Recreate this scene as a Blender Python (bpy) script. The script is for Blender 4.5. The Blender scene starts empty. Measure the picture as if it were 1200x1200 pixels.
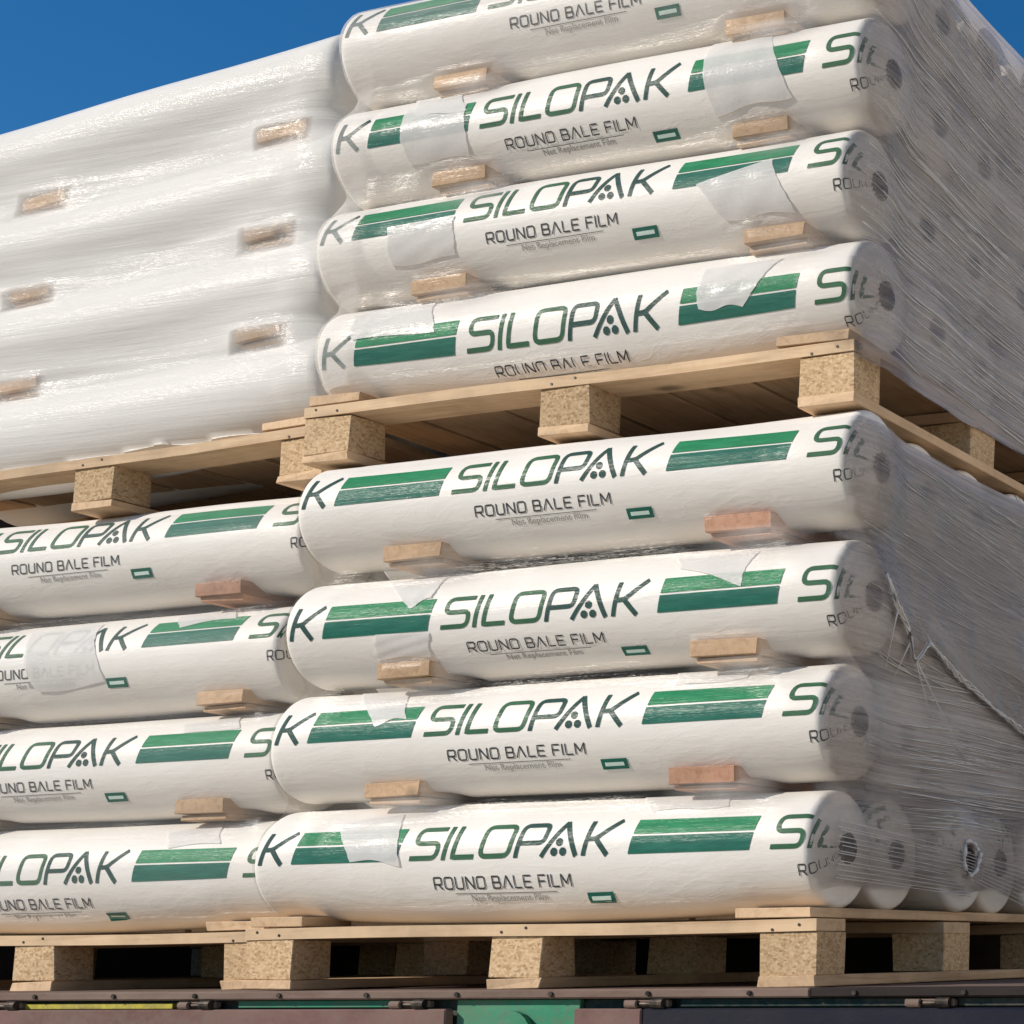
import bpy, bmesh, math, random
import numpy as np
from mathutils import Vector
from mathutils.bvhtree import BVHTree

sc = bpy.context.scene
col = sc.collection
rnd = random.Random(7)
R_ = math.radians

# ------------------------------------------------------------------ camera, sky, sun, exposure
cam_d = bpy.data.cameras.new('camera')
cam = bpy.data.objects.new('camera', cam_d); col.objects.link(cam)
cam.location = (1.77084, -2.87423, 0.05405)
cam.rotation_euler = (1.70175, 0.01211, 0.30483)
cam_d.sensor_width = 36.0
cam_d.lens = 2131.47 / 1200 * 36
cam_d.shift_x = -900.5 / 1200
cam_d.shift_y = 232.9 / 1200
cam_d.clip_start = 0.05; cam_d.clip_end = 5000
sc.camera = cam

SUN_AZ, SUN_EL = 46, 29           # azimuth to the left of the stacks' front normal, elevation
sun_dir = Vector((-math.sin(R_(SUN_AZ)) * math.cos(R_(SUN_EL)), -math.cos(R_(SUN_AZ)) * math.cos(R_(SUN_EL)), math.sin(R_(SUN_EL))))
w = bpy.data.worlds.new('World'); sc.world = w; w.use_nodes = True
nt = w.node_tree; nt.nodes.clear()
sky = nt.nodes.new('ShaderNodeTexSky'); sky.sky_type = 'NISHITA'; sky.sun_disc = False
sky.sun_elevation = R_(SUN_EL); sky.sun_rotation = R_(180 + SUN_AZ)
sky.air_density = 1.0; sky.dust_density = 0.0; sky.ozone_density = 4.0; sky.altitude = 300
bg = nt.nodes.new('ShaderNodeBackground'); bg.inputs['Strength'].default_value = 0.105
wo = nt.nodes.new('ShaderNodeOutputWorld')
hs_ = nt.nodes.new('ShaderNodeHueSaturation'); hs_.inputs['Saturation'].default_value = 1.3; nt.links.new(sky.outputs[0], hs_.inputs['Color']); nt.links.new(hs_.outputs[0], bg.inputs[0]); nt.links.new(bg.outputs[0], wo.inputs[0])
sd = bpy.data.lights.new('sun', 'SUN'); sd.energy = 4.6; sd.angle = R_(0.5); sd.color = (1.0, 0.925, 0.82)
so = bpy.data.objects.new('sun', sd); col.objects.link(so)
so.location = (-3, -4, 5); so.rotation_euler = (-sun_dir).to_track_quat('-Z', 'Y').to_euler()
sc.view_settings.view_transform = 'Standard'; sc.view_settings.look = 'None'
sc.view_settings.exposure = 0.06; sc.view_settings.gamma = 1.0
sc.render.engine = 'CYCLES'
sc.cycles.max_bounces = 10; sc.cycles.transparent_max_bounces = 24
sc.cycles.diffuse_bounces = 4; sc.cycles.glossy_bounces = 3; sc.cycles.transmission_bounces = 4
sc.cycles.use_denoising = True
sc.cycles.caustics_reflective = False; sc.cycles.caustics_refractive = False

# ------------------------------------------------------------------ node helpers
class NT:
    def __init__(s, name):
        s.m = bpy.data.materials.new(name); s.m.use_nodes = True
        s.t = s.m.node_tree; s.t.nodes.clear()
        s.out = s.t.nodes.new('ShaderNodeOutputMaterial')
    def n(s, typ, **kw):
        nd = s.t.nodes.new(typ)
        for k, v in kw.items():
            if k.startswith('i_'):
                key = k[2:]
                nd.inputs[int(key) if key.isdigit() else key].default_value = v
            else: setattr(nd, k, v)
        return nd
    def l(s, a, b): s.t.links.new(a, b)
    def noise(s, vec, scale, detail=3, rough=.55, dist=0):
        nd = s.n('ShaderNodeTexNoise'); nd.inputs['Scale'].default_value = scale
        nd.inputs['Detail'].default_value = detail; nd.inputs['Roughness'].default_value = rough
        nd.inputs['Distortion'].default_value = dist
        s.l(vec, nd.inputs['Vector']); return nd.outputs['Fac']
    def mapping(s, vec, scale=(1, 1, 1), rot=(0, 0, 0), loc=(0, 0, 0)):
        nd = s.n('ShaderNodeMapping'); nd.inputs['Scale'].default_value = scale
        nd.inputs['Rotation'].default_value = rot; nd.inputs['Location'].default_value = loc
        s.l(vec, nd.inputs['Vector']); return nd.outputs[0]
    def ramp(s, fac, stops):
        nd = s.n('ShaderNodeValToRGB'); cr = nd.color_ramp
        while len(cr.elements) < len(stops): cr.elements.new(.5)
        for e, (p, c) in zip(cr.elements, stops):
            e.position = p; e.color = (c, c, c, 1) if not isinstance(c, tuple) else (*c, 1)
        s.l(fac, nd.inputs[0]); return nd.outputs[0]
    def math(s, op, a, b=None, clamp=False):
        nd = s.n('ShaderNodeMath', operation=op, use_clamp=clamp)
        for i, v in enumerate((a, b)):
            if v is None: continue
            if isinstance(v, (int, float)): nd.inputs[i].default_value = v
            else: s.l(v, nd.inputs[i])
        return nd.outputs[0]
    def bump(s, h, strength, dist):
        nd = s.n('ShaderNodeBump'); nd.inputs['Strength'].default_value = strength
        nd.inputs['Distance'].default_value = dist; s.l(h, nd.inputs['Height']); return nd.outputs[0]
    def principled(s, color, rough=.5, normal=None, **kw):
        p = s.n('ShaderNodeBsdfPrincipled')
        if isinstance(color, tuple): p.inputs['Base Color'].default_value = (*color, 1)
        else: s.l(color, p.inputs['Base Color'])
        if isinstance(rough, (int, float)): p.inputs['Roughness'].default_value = rough
        else: s.l(rough, p.inputs['Roughness'])
        for k, v in kw.items(): p.inputs[k].default_value = v
        if normal is not None: s.l(normal, p.inputs['Normal'])
        return p
    def end(s, shader): s.l(shader, s.out.inputs['Surface']); return s.m

M = {}
def mat_sheath():
    k = NT('white_sheath'); tc = k.n('ShaderNodeTexCoord').outputs['Object']
    a = k.noise(k.mapping(tc, (5, 34, 34)), 1.6, 4, .6, .6)
    b = k.noise(k.mapping(tc, (2.2, 7, 7), (0, .25, .15)), 1.5, 3, .5, 1.2)
    cr = k.noise(k.mapping(tc, (3.2, 10, 10), (0, .3, .2)), 1.3, 2, .5, 1.5)
    cr = k.ramp(k.math('ABSOLUTE', k.math('SUBTRACT', cr, .5)), [(.0, 1.), (.035, 0.)])
    cr2 = k.noise(k.mapping(tc, (6, 14, 14), (0, -.35, .1), (3, 1, 2)), 1.3, 2, .5, 1.2)
    cr2 = k.ramp(k.math('ABSOLUTE', k.math('SUBTRACT', cr2, .5)), [(.0, 1.), (.03, 0.)])
    h = k.math('ADD', k.math('ADD', k.math('MULTIPLY', a, .55), k.math('MULTIPLY', b, 1.3)), k.math('MULTIPLY', k.math('ADD', cr, cr2), .07))
    n = k.bump(h, .5, .0034)
    c = k.ramp(k.noise(tc, 5, 4), [(.3, (.76, .715, .655)), (.7, (.82, .785, .73))])
    p = k.principled(c, .5, n, **{'Specular IOR Level': .25})
    return k.end(p.outputs[0])
M['sheath'] = mat_sheath()
def mat_print(name, c, rough=.4):
    k = NT(name); tc = k.n('ShaderNodeTexCoord').outputs['Object']
    n = k.bump(k.noise(k.mapping(tc, (5, 34, 34)), 1.6, 4, .6, .6), .3, .003)
    f = k.noise(k.mapping(tc, (8, 60, 60)), 2, 5, .7)
    cc = k.ramp(f, [(.25, tuple(min(1, x * 1.35 + .012) for x in c)), (.55, c), (.9, tuple(x * .85 for x in c))])
    return k.end(k.principled(cc, .6, n, **{'Specular IOR Level': .1}).outputs[0])
M['olive'] = mat_print('print_olive_green', (.026, .105, .048))
M['teal'] = mat_print('print_dark_teal', (.012, .056, .045))
M['band_a'] = mat_print('print_mid_green', (.008, .19, .075))
M['band_b'] = mat_print('print_deep_green', (.004, .115, .078))
M['black'] = mat_print('print_charcoal', (.035, .035, .034))
M['grey'] = mat_print('print_grey', (.30, .29, .27))
M['mint'] = mat_print('print_pale_mint', (.62, .78, .70))
def mat_wood(name, c1, c2, axis='y', scale=1.0, rough=.75):
    k = NT(name); tc = k.n('ShaderNodeTexCoord').outputs['Object']
    sc3 = {'y': (26, 1.6, 26), 'x': (1.6, 26, 26)}[axis]
    oi = k.n('ShaderNodeObjectInfo').outputs['Random']
    off = k.n('ShaderNodeVectorMath', operation='ADD'); k.l(tc, off.inputs[0]); k.l(k.math('MULTIPLY', oi, 40.), off.inputs[1])
    v = off.outputs[0]
    f = k.noise(k.mapping(v, tuple(x * scale for x in sc3)), 2.2, 5, .65, 1.0)
    g = k.noise(v, 9, 3)
    c = k.ramp(k.math('ADD', k.math('MULTIPLY', f, .75), k.math('MULTIPLY', g, .25)), [(.3, c2), (.5, c1), (.72, tuple(min(1, x * 1.12) for x in c1))])
    kn = k.n('ShaderNodeTexVoronoi'); kn.inputs['Scale'].default_value = 5.5; k.l(k.mapping(v, (.55, 1, 1) if axis == 'x' else (1, .55, 1)), kn.inputs['Vector'])
    kd = k.ramp(kn.outputs['Distance'], [(.05, .42), (.13, 1.)])
    stn = k.ramp(k.noise(v, 3.2, 5, .7), [(.35, .72), (.6, 1.)])
    mk = k.n('ShaderNodeMixRGB', blend_type='MULTIPLY'); mk.inputs[0].default_value = 1; k.l(c, mk.inputs[1]); k.l(k.math('MULTIPLY', kd, stn), mk.inputs[2]); c = mk.outputs[0]
    hs = k.n('ShaderNodeHueSaturation'); k.l(c, hs.inputs['Color'])
    k.l(k.math('ADD', k.math('MULTIPLY', oi, .35), .82), hs.inputs['Value'])
    n = k.bump(f, .35, .002)
    return k.end(k.principled(hs.outputs[0], rough, n, **{'Specular IOR Level': .2}).outputs[0])
M['plank'] = mat_wood('raw_pine_plank', (.62, .44, .27), (.46, .29, .16), 'x')
M['plank_y'] = mat_wood('raw_pine_board', (.61, .42, .255), (.45, .275, .145), 'y')
M['batten'] = mat_wood('raw_pine_batten', (.58, .39, .235), (.42, .25, .135), 'y')
M['pinkwood'] = mat_wood('pinkish_pine_batten', (.52, .285, .18), (.38, .18, .10), 'y')
def mat_chip():
    k = NT('pressed_chip_block'); tc = k.n('ShaderNodeTexCoord').outputs['Object']
    v = k.n('ShaderNodeTexVoronoi'); v.inputs['Scale'].default_value = 160; k.l(k.mapping(tc, (1, 1, 1.5)), v.inputs['Vector'])
    f = k.noise(tc, 230, 3, .7)
    h = k.math('ADD', k.math('MULTIPLY', v.outputs['Color'], .5), k.math('MULTIPLY', f, .6))
    c = k.ramp(h, [(.28, (.30, .185, .095)), (.5, (.48, .325, .18)), (.85, (.64, .48, .30))])
    oi = k.n('ShaderNodeObjectInfo').outputs['Random']
    hs = k.n('ShaderNodeHueSaturation'); k.l(c, hs.inputs['Color']); k.l(k.math('ADD', k.math('MULTIPLY', oi, .4), .8), hs.inputs['Value'])
    return k.end(k.principled(hs.outputs[0], .85, k.bump(h, .5, .002), **{'Specular IOR Level': .15}).outputs[0])
M['chip'] = mat_chip()
def mat_simple(name, c, c2, scale=20, rough=.6, metal=0., bump=.2, stretch=(1, 1, 1), dirt=0.0):
    k = NT(name); tc = k.n('ShaderNodeTexCoord').outputs['Object']
    f = k.noise(k.mapping(tc, stretch), scale, 6, .65, .3)
    cc = k.ramp(f, [(.38, c), (.66, c2)])
    d1 = k.noise(tc, 2.3, 5, .7); d2 = k.noise(k.mapping(tc, (1, 1, 1)), 70, 4, .8)
    dm = k.ramp(k.math('ADD', k.math('MULTIPLY', d1, .6), k.math('MULTIPLY', d2, .4)), [(.44, 0.), (.60, .75)])
    mx = k.n('ShaderNodeMixRGB'); k.l(k.math('MULTIPLY', dm, dirt), mx.inputs[0]); k.l(cc, mx.inputs[1]); mx.inputs[2].default_value = (.17, .125, .095, 1)
    return k.end(k.principled(mx.outputs[0], rough, k.bump(k.math('ADD', f, k.math('MULTIPLY', d2, .5)), bump, .003), Metallic=metal, **{'Specular IOR Level': .15}).outputs[0])
M['card'] = mat_simple('brown_cardboard', (.33, .225, .16), (.43, .31, .225), 14, .85)
M['core'] = mat_simple('cardboard_core', (.085, .07, .06), (.15, .12, .10), 30, .85)
M['rust'] = mat_simple('dusty_brown_steel', (.135, .085, .065), (.22, .155, .125), 9, .7, 0, .4, (.4, 1, 1.5), dirt=0.9)
M['shaded_rust'] = mat_simple('shaded_brown_steel', (.014, .010, .009), (.03, .022, .019), 9, .7, 0, .4, (.4, 1, 1.5))  # shade over the right end of the rail, put into a darker steel colour
M['maroon'] = mat_simple('worn_maroon_paint', (.12, .055, .048), (.20, .115, .10), 7, .6, 0, .3, (.5, 1, 1), dirt=0.95)
M['shaded_navy'] = mat_simple('shaded_side_navy', (.006, .008, .018), (.018, .016, .022), 7, .5, 0, .3, (.5, 1, 1))  # drop-side's darkening towards the right, painted in as a near-black blue
M['green'] = mat_simple('green_truck_paint', (.035, .20, .11), (.055, .27, .155), 12, .5, 0, .25, (.4, 1, 1), dirt=0.8)
M['shaded_green'] = mat_simple('dirty_shaded_teal_paint', (.006, .028, .028), (.014, .042, .036), 8, .55, 0, .3, (.4, 1, 1), dirt=0.6)  # rail backing, and green panels on the right with their shade painted in
M['yellow'] = mat_simple('worn_yellow_paint', (.42, .36, .035), (.60, .53, .06), 40, .6, 0, .3, (.3, 1, 1), dirt=0.9)
M['steel'] = mat_simple('greasy_dark_steel', (.02, .018, .017), (.09, .07, .055), 40, .5, .6, .4)
M['rubber'] = mat_simple('black_rubber', (.015, .015, .015), (.03, .03, .03), 30, .8)
M['blocker_skin'] = mat_simple('light_blocker_brown', (.03, .022, .018), (.05, .036, .028), 6, .7)  # dark skin of the added blocker behind the pallets
M['ground'] = mat_simple('dusty_yard_ground', (.41, .35, .28), (.52, .45, .37), .8, .95, 0, .6)

def mat_film(name, lo, hi, sa=(2.2, 120), gloss=.10, tint=(.80, .77, .74), ang=0.0, transl=.35, patch=.5, bumpd=.004, strands=False, grough=.16):
    """clear stretch film: see-through, milky where attribute 'milk' is high, with fine streaks along the wrapping direction"""
    k = NT(name); uv = k.n('ShaderNodeUVMap', uv_map='uv').outputs[0]
    s1 = k.noise(k.mapping(uv, (sa[0], sa[1], 1), (0, 0, ang)), 1.0, 6, .68, .1 if strands else .35)
    s2 = k.noise(k.mapping(uv, (sa[0] * 1.7, sa[1] * .55, 1), (0, 0, ang - .17), (3.3, 1.7, 0)), 1.0, 5, .7, .5)
    s3 = k.noise(k.mapping(uv, (1.6, 9, 1), (0, 0, ang + .05), (7, 2, 0)), 1.0, 4, .6, .8)
    st = k.math('ADD', k.math('MULTIPLY', s1, .6), k.math('MULTIPLY', s2, .4))
    st = k.ramp(st, [(.36, 0.), (.64, 1.)])
    pt = k.ramp(s3, [(.3, 0.), (.7, 1.)])
    f = k.math('ADD', k.math('MULTIPLY', st, 1 - patch), k.math('MULTIPLY', pt, patch))
    milk = k.n('ShaderNodeAttribute', attribute_name='milk').outputs['Fac']
    fac = k.math('MULTIPLY', milk, k.math('ADD', k.math('MULTIPLY', f, hi - lo), lo), True)
    if strands:                        # thin bright creases, in loose bundles
        for a_, sc_, lo_ in ((.0, 120, .66), (.08, 95, .67)):
            s4 = k.noise(k.mapping(uv, (.7, sc_, 1), (0, 0, ang + a_), (a_ * 50, 3, 0)), 1.0, 2, .5, .1)
            ln = k.ramp(s4, [(lo_ - .03, 0.), (lo_, .85)])
            fac = k.math('MAXIMUM', fac, k.math('MULTIPLY', k.math('MULTIPLY', ln, milk), k.ramp(k.noise(k.mapping(uv, (1.2, 4, 1), (0, 0, 0), (a_ * 9, 1, 0)), 1.6, 3), [(.42, .0), (.62, 1.)])), True)
    n = k.bump(k.math('ADD', s1, k.math('MULTIPLY', s2, .6)), .7, bumpd)
    d = k.n('ShaderNodeBsdfDiffuse'); d.inputs[0].default_value = (*tint, 1); k.l(n, d.inputs['Normal'])
    tr = k.n('ShaderNodeBsdfTranslucent'); tr.inputs[0].default_value = (*tint, 1)
    g = k.n('ShaderNodeBsdfGlossy'); g.inputs['Roughness'].default_value = grough; k.l(n, g.inputs['Normal'])
    tp = k.n('ShaderNodeBsdfTransparent'); tp.inputs[0].default_value = (.97, .965, .955, 1)
    if strands:
        dk = k.ramp(k.math('ADD', k.math('MULTIPLY', s2, .5), k.math('MULTIPLY', s3, .5)), [(.38, (.62, .60, .60)), (.6, (.93, .92, .92))]); mt = k.n('ShaderNodeMixRGB'); k.l(k.math('MULTIPLY', milk, 1.1, True), mt.inputs[0]); mt.inputs[1].default_value = (.97, .965, .955, 1); k.l(dk, mt.inputs[2]); k.l(mt.outputs[0], tp.inputs[0])
    m1 = k.n('ShaderNodeMixShader'); m1.inputs[0].default_value = transl; k.l(d.outputs[0], m1.inputs[1]); k.l(tr.outputs[0], m1.inputs[2])
    m2 = k.n('ShaderNodeMixShader'); k.l(fac, m2.inputs[0]); k.l(tp.outputs[0], m2.inputs[1]); k.l(m1.outputs[0], m2.inputs[2])
    lw = k.n('ShaderNodeFresnel'); lw.inputs['IOR'].default_value = 1.4; k.l(n, lw.inputs['Normal'])
    gf = k.math('MULTIPLY', lw.outputs[0], gloss * 10, True)
    m3 = k.n('ShaderNodeMixShader'); k.l(k.math('MULTIPLY', gf, .55), m3.inputs[0]); k.l(m2.outputs[0], m3.inputs[1]); k.l(g.outputs[0], m3.inputs[2])
    return k.end(m3.outputs[0])
M['film'] = mat_film('clear_stretch_film', .12, 1.15, (1.3, 90), .02, (.80, .77, .73), 0, .25, .5, .0015)
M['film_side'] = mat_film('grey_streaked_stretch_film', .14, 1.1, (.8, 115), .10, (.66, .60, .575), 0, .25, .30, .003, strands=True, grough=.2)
M['film_far'] = mat_film('milky_stretch_film', .74, 1.0, (1.6, 60), .035, (.86, .835, .785), 0, .2, .6, .003, grough=.13)
M['sheet'] = mat_film('milky_plastic_sheet', .74, 1.0, (9, 14), .02, (.88, .86, .83), 0, .3, .6, .003)

# ------------------------------------------------------------------ mesh helpers
class MB:
    def __init__(s): s.v = []; s.f = []; s.mi = []; s.mats = []
    def mat(s, m):
        if m not in s.mats: s.mats.append(m)
        return s.mats.index(m)
    def box(s, x0, x1, y0, y1, z0, z1, m, bev=.0015, jit=0.0):
        i = s.mat(m); b = len(s.v); e = bev
        # chamfered box: 24 verts
        P = []
        for sx in (0, 1):
            for sy in (0, 1):
                for sz in (0, 1):
                    X = (x0, x1)[sx]; Y = (y0, y1)[sy]; Z = (z0, z1)[sz]
                    dx = e if sx == 0 else -e; dy = e if sy == 0 else -e; dz = e if sz == 0 else -e
                    j = [rnd.uniform(-jit, jit) for _ in range(3)]
                    P += [(X + j[0], Y + dy + j[1], Z + dz + j[2]), (X + dx + j[0], Y + j[1], Z + dz + j[2]), (X + dx + j[0], Y + dy + j[1], Z + j[2])]
        s.v += P
        def id(sx, sy, sz, a): return b + (sx * 4 + sy * 2 + sz) * 3 + a
        F = []
        F.append([id(0,0,0,0), id(0,0,1,0), id(0,1,1,0), id(0,1,0,0)]); F.append([id(1,0,0,0), id(1,1,0,0), id(1,1,1,0), id(1,0,1,0)])
        F.append([id(0,0,0,1), id(1,0,0,1), id(1,0,1,1), id(0,0,1,1)]); F.append([id(0,1,0,1), id(0,1,1,1), id(1,1,1,1), id(1,1,0,1)])
        F.append([id(0,0,0,2), id(0,1,0,2), id(1,1,0,2), id(1,0,0,2)]); F.append([id(0,0,1,2), id(1,0,1,2), id(1,1,1,2), id(0,1,1,2)])
        for a in (0, 1):
            for c in (0, 1):
                F.append([id(0,a,c,1), id(1,a,c,1), id(1,a,c,2), id(0,a,c,2)])
                F.append([id(a,0,c,0), id(a,1,c,0), id(a,1,c,2), id(a,0,c,2)])
                F.append([id(a,c,0,0), id(a,c,1,0), id(a,c,1,1), id(a,c,0,1)])
                for d in (0, 1): pass
        for sx in (0, 1):
            for sy in (0, 1):
                for sz in (0, 1): F.append([id(sx,sy,sz,0), id(sx,sy,sz,1), id(sx,sy,sz,2)])
        s.f += F; s.mi += [i] * len(F)
    def add(s, verts, faces, m):
        i = s.mat(m); b = len(s.v); s.v += [tuple(v) for v in verts]
        s.f += [[b + q for q in f] for f in faces]; s.mi += [i] * len(faces)
    def tube(s, pts, r, m, n=8):
        i = s.mat(m); b = len(s.v)
        for k, p in enumerate(pts):
            p = Vector(p); t = (Vector(pts[min(k + 1, len(pts) - 1)]) - Vector(pts[max(k - 1, 0)])).normalized()
            u = t.orthogonal().normalized(); q = t.cross(u); rr = r[k] if isinstance(r, (list, tuple)) else r
            for a in range(n):
                th = 2 * math.pi * a / n; s.v.append(tuple(p + u * rr * math.cos(th) + q * rr * math.sin(th)))
        for k in range(len(pts) - 1):
            for a in range(n):
                s.f.append([b + k * n + a, b + k * n + (a + 1) % n, b + (k + 1) * n + (a + 1) % n, b + (k + 1) * n + a]); s.mi.append(i)
        s.f.append([b + a for a in range(n)][::-1]); s.f.append([b + (len(pts) - 1) * n + a for a in range(n)]); s.mi += [i, i]
    def build(s, name, parent=None, smooth=False, fix=True, loc=None):
        me = bpy.data.meshes.new(name); me.from_pydata(s.v, [], s.f)
        for m in s.mats: me.materials.append(M[m])
        me.polygons.foreach_set('material_index', s.mi)
        if smooth: me.polygons.foreach_set('use_smooth', [True] * len(s.f))
        if fix:
            bm = bmesh.new(); bm.from_mesh(me); bmesh.ops.recalc_face_normals(bm, faces=bm.faces); bm.to_mesh(me); bm.free()
        me.update()
        o = bpy.data.objects.new(name, me); col.objects.link(o)
        if parent: o.parent = parent
        if loc: o.location = loc
        return o
def thing(name, label, cat, loc, group=None):
    o = bpy.data.objects.new(name, None); col.objects.link(o); o.location = loc; o.empty_display_size = .05
    o['label'] = label; o['category'] = cat
    if group: o['group'] = group
    return o
def tag(o, label, cat, group=None):
    o['label'] = label; o['category'] = cat
    if group: o['group'] = group
    return o

# ------------------------------------------------------------------ ground
b = MB(); b.add([(-3000, -3000, 0), (3000, -3000, 0), (3000, 3000, 0), (-3000, 3000, 0)], [[0, 1, 2, 3]], 'ground')
g = b.build('ground', loc=(0, 0, -1.22)); g['kind'] = 'structure'

# pale warehouse added out of view on the right: its sunlit wall lights the shaded ends of the stacks
M['reflector_skin'] = mat_simple('reflector_pale_metal', (.76, .72, .66), (.80, .77, .71), 3, .6, 0, .1)
M['reflector_cap_skin'] = mat_simple('reflector_cap_grey', (.20, .19, .18), (.28, .27, .26), 3, .6, 0, .1)
refl = thing('reflector', 'pale clad warehouse added out of view to light the shaded stack ends', 'reflector', (4.7, -3.0, -1.22))
m = MB(); n = 160; V = []; F = []
for i in range(n + 1):
    yy = 14.0 * i / n; xx = .03 if (i // 2) % 2 else 0.0
    V += [(xx, yy, 0), (xx, yy, 5.6)]
F = [[2 * i, 2 * i + 1, 2 * i + 3, 2 * i + 2] for i in range(n)]
m.add(V, F, 'reflector_skin'); m.box(.04, 8, 0, 14, 0, 5.6, 'reflector_skin', .01); m.build('reflector_face', refl)
m = MB(); m.box(-.15, 8.15, -.15, 14.15, 5.601, 5.75, 'reflector_cap_skin', .01); m.build('reflector_cap', refl)

# ------------------------------------------------------------------ layout of the stacks
RR = .1105
NL = dict(x1=0.0, y0=0.0, z0=0.0)            # right lower pallet
NU = dict(x1=.03, y0=.039, z0=1.082)        # right upper
FL = dict(x1=-1.40, y0=.15, z0=-.001)        # left lower
FU = dict(x1=-1.33, y0=.15, z0=1.083)        # left upper
LP, HP, BW, DP = 1.30, .121, .12, 1.072      # pallet length, stringer top, block width, depth

def pallet(P, label):
    t = thing('pallet', label, 'pallet', (P['x1'] - LP, P['y0'], P['z0']), 'wooden pallets under the film rolls')
    xs = (0, LP / 2 - BW / 2, LP - BW); ys = (0.0, .478, DP - .096); ds = (.095, .112, .096)
    for x in xs:
        m = MB(); m.box(x, x + BW, -.002, DP, 0, .019, 'plank_y', .0015, .0025); m.build('bottom_board', t)
        for y, d in zip(ys, ds):
            m = MB(); m.box(x + .001, x + BW - .001, y + .001, y + d, .0195, .098, 'chip', .0015, .0022); m.build('block', t)
    for y, d in zip(ys, ds):
        # slightly warped long stringer board
        m = MB(); n = 14; V = []; F = []
        for i in range(n + 1):
            x = LP * i / n; wz = .0025 * math.sin(x * 5 + y * 7) * (1 if y else .7)
            for (yy, zz) in ((y - .003, .0985), (y - .003, .1205), (y + d, .1205), (y + d, .0985)): V.append((x, yy + .0015 * math.sin(9 * x), zz + wz))
        for i in range(n):
            for k in range(4): F.append([i * 4 + k, i * 4 + (k + 1) % 4, i * 4 + 4 + (k + 1) % 4, i * 4 + 4 + k])
        F += [[3, 2, 1, 0], [n * 4, n * 4 + 1, n * 4 + 2, n * 4 + 3]]
        m.add(V, F, 'plank')
        if y == 0:
            for xn in (.03, .085, LP / 2 - .03, LP / 2 + .025, LP - .09, LP - .035):
                zz = .108 + .006 * math.sin(xn * 40); wz = .0018 * math.sin(xn * 5); m.tube([(xn, -.002 + .0015 * math.sin(9 * xn), zz + wz), (xn, -.0042 + .0015 * math.sin(9 * xn), zz + wz)], .0028, 'steel', 8)
        m.build('stringer_board', t)
    for x0, x1, yy in ((.012, .142, -.003), (LP - .168, LP - .012, -.003), (.16, .36, .10), (.375, .56, .10), (.575, .76, .10), (.775, .96, .10), (.975, 1.115, .10)):
        m = MB(); m.box(x0, x1, yy, DP, .1235, .1425, 'plank_y', .0012, .0015); m.build('deck_board', t)
    return t
pallet(NL, 'wooden pallet on the truck bed under the right stack')
pallet(FL, 'wooden pallet on the truck bed under the left stack')
pallet(NU, 'raised wooden pallet between the two halves of the right stack')
pfu = pallet(FU, 'raised wooden pallet between the two halves of the left stack')
pfu.rotation_euler = (0, -.022, 0); pfu.location.z -= .022 * 1.15

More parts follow.
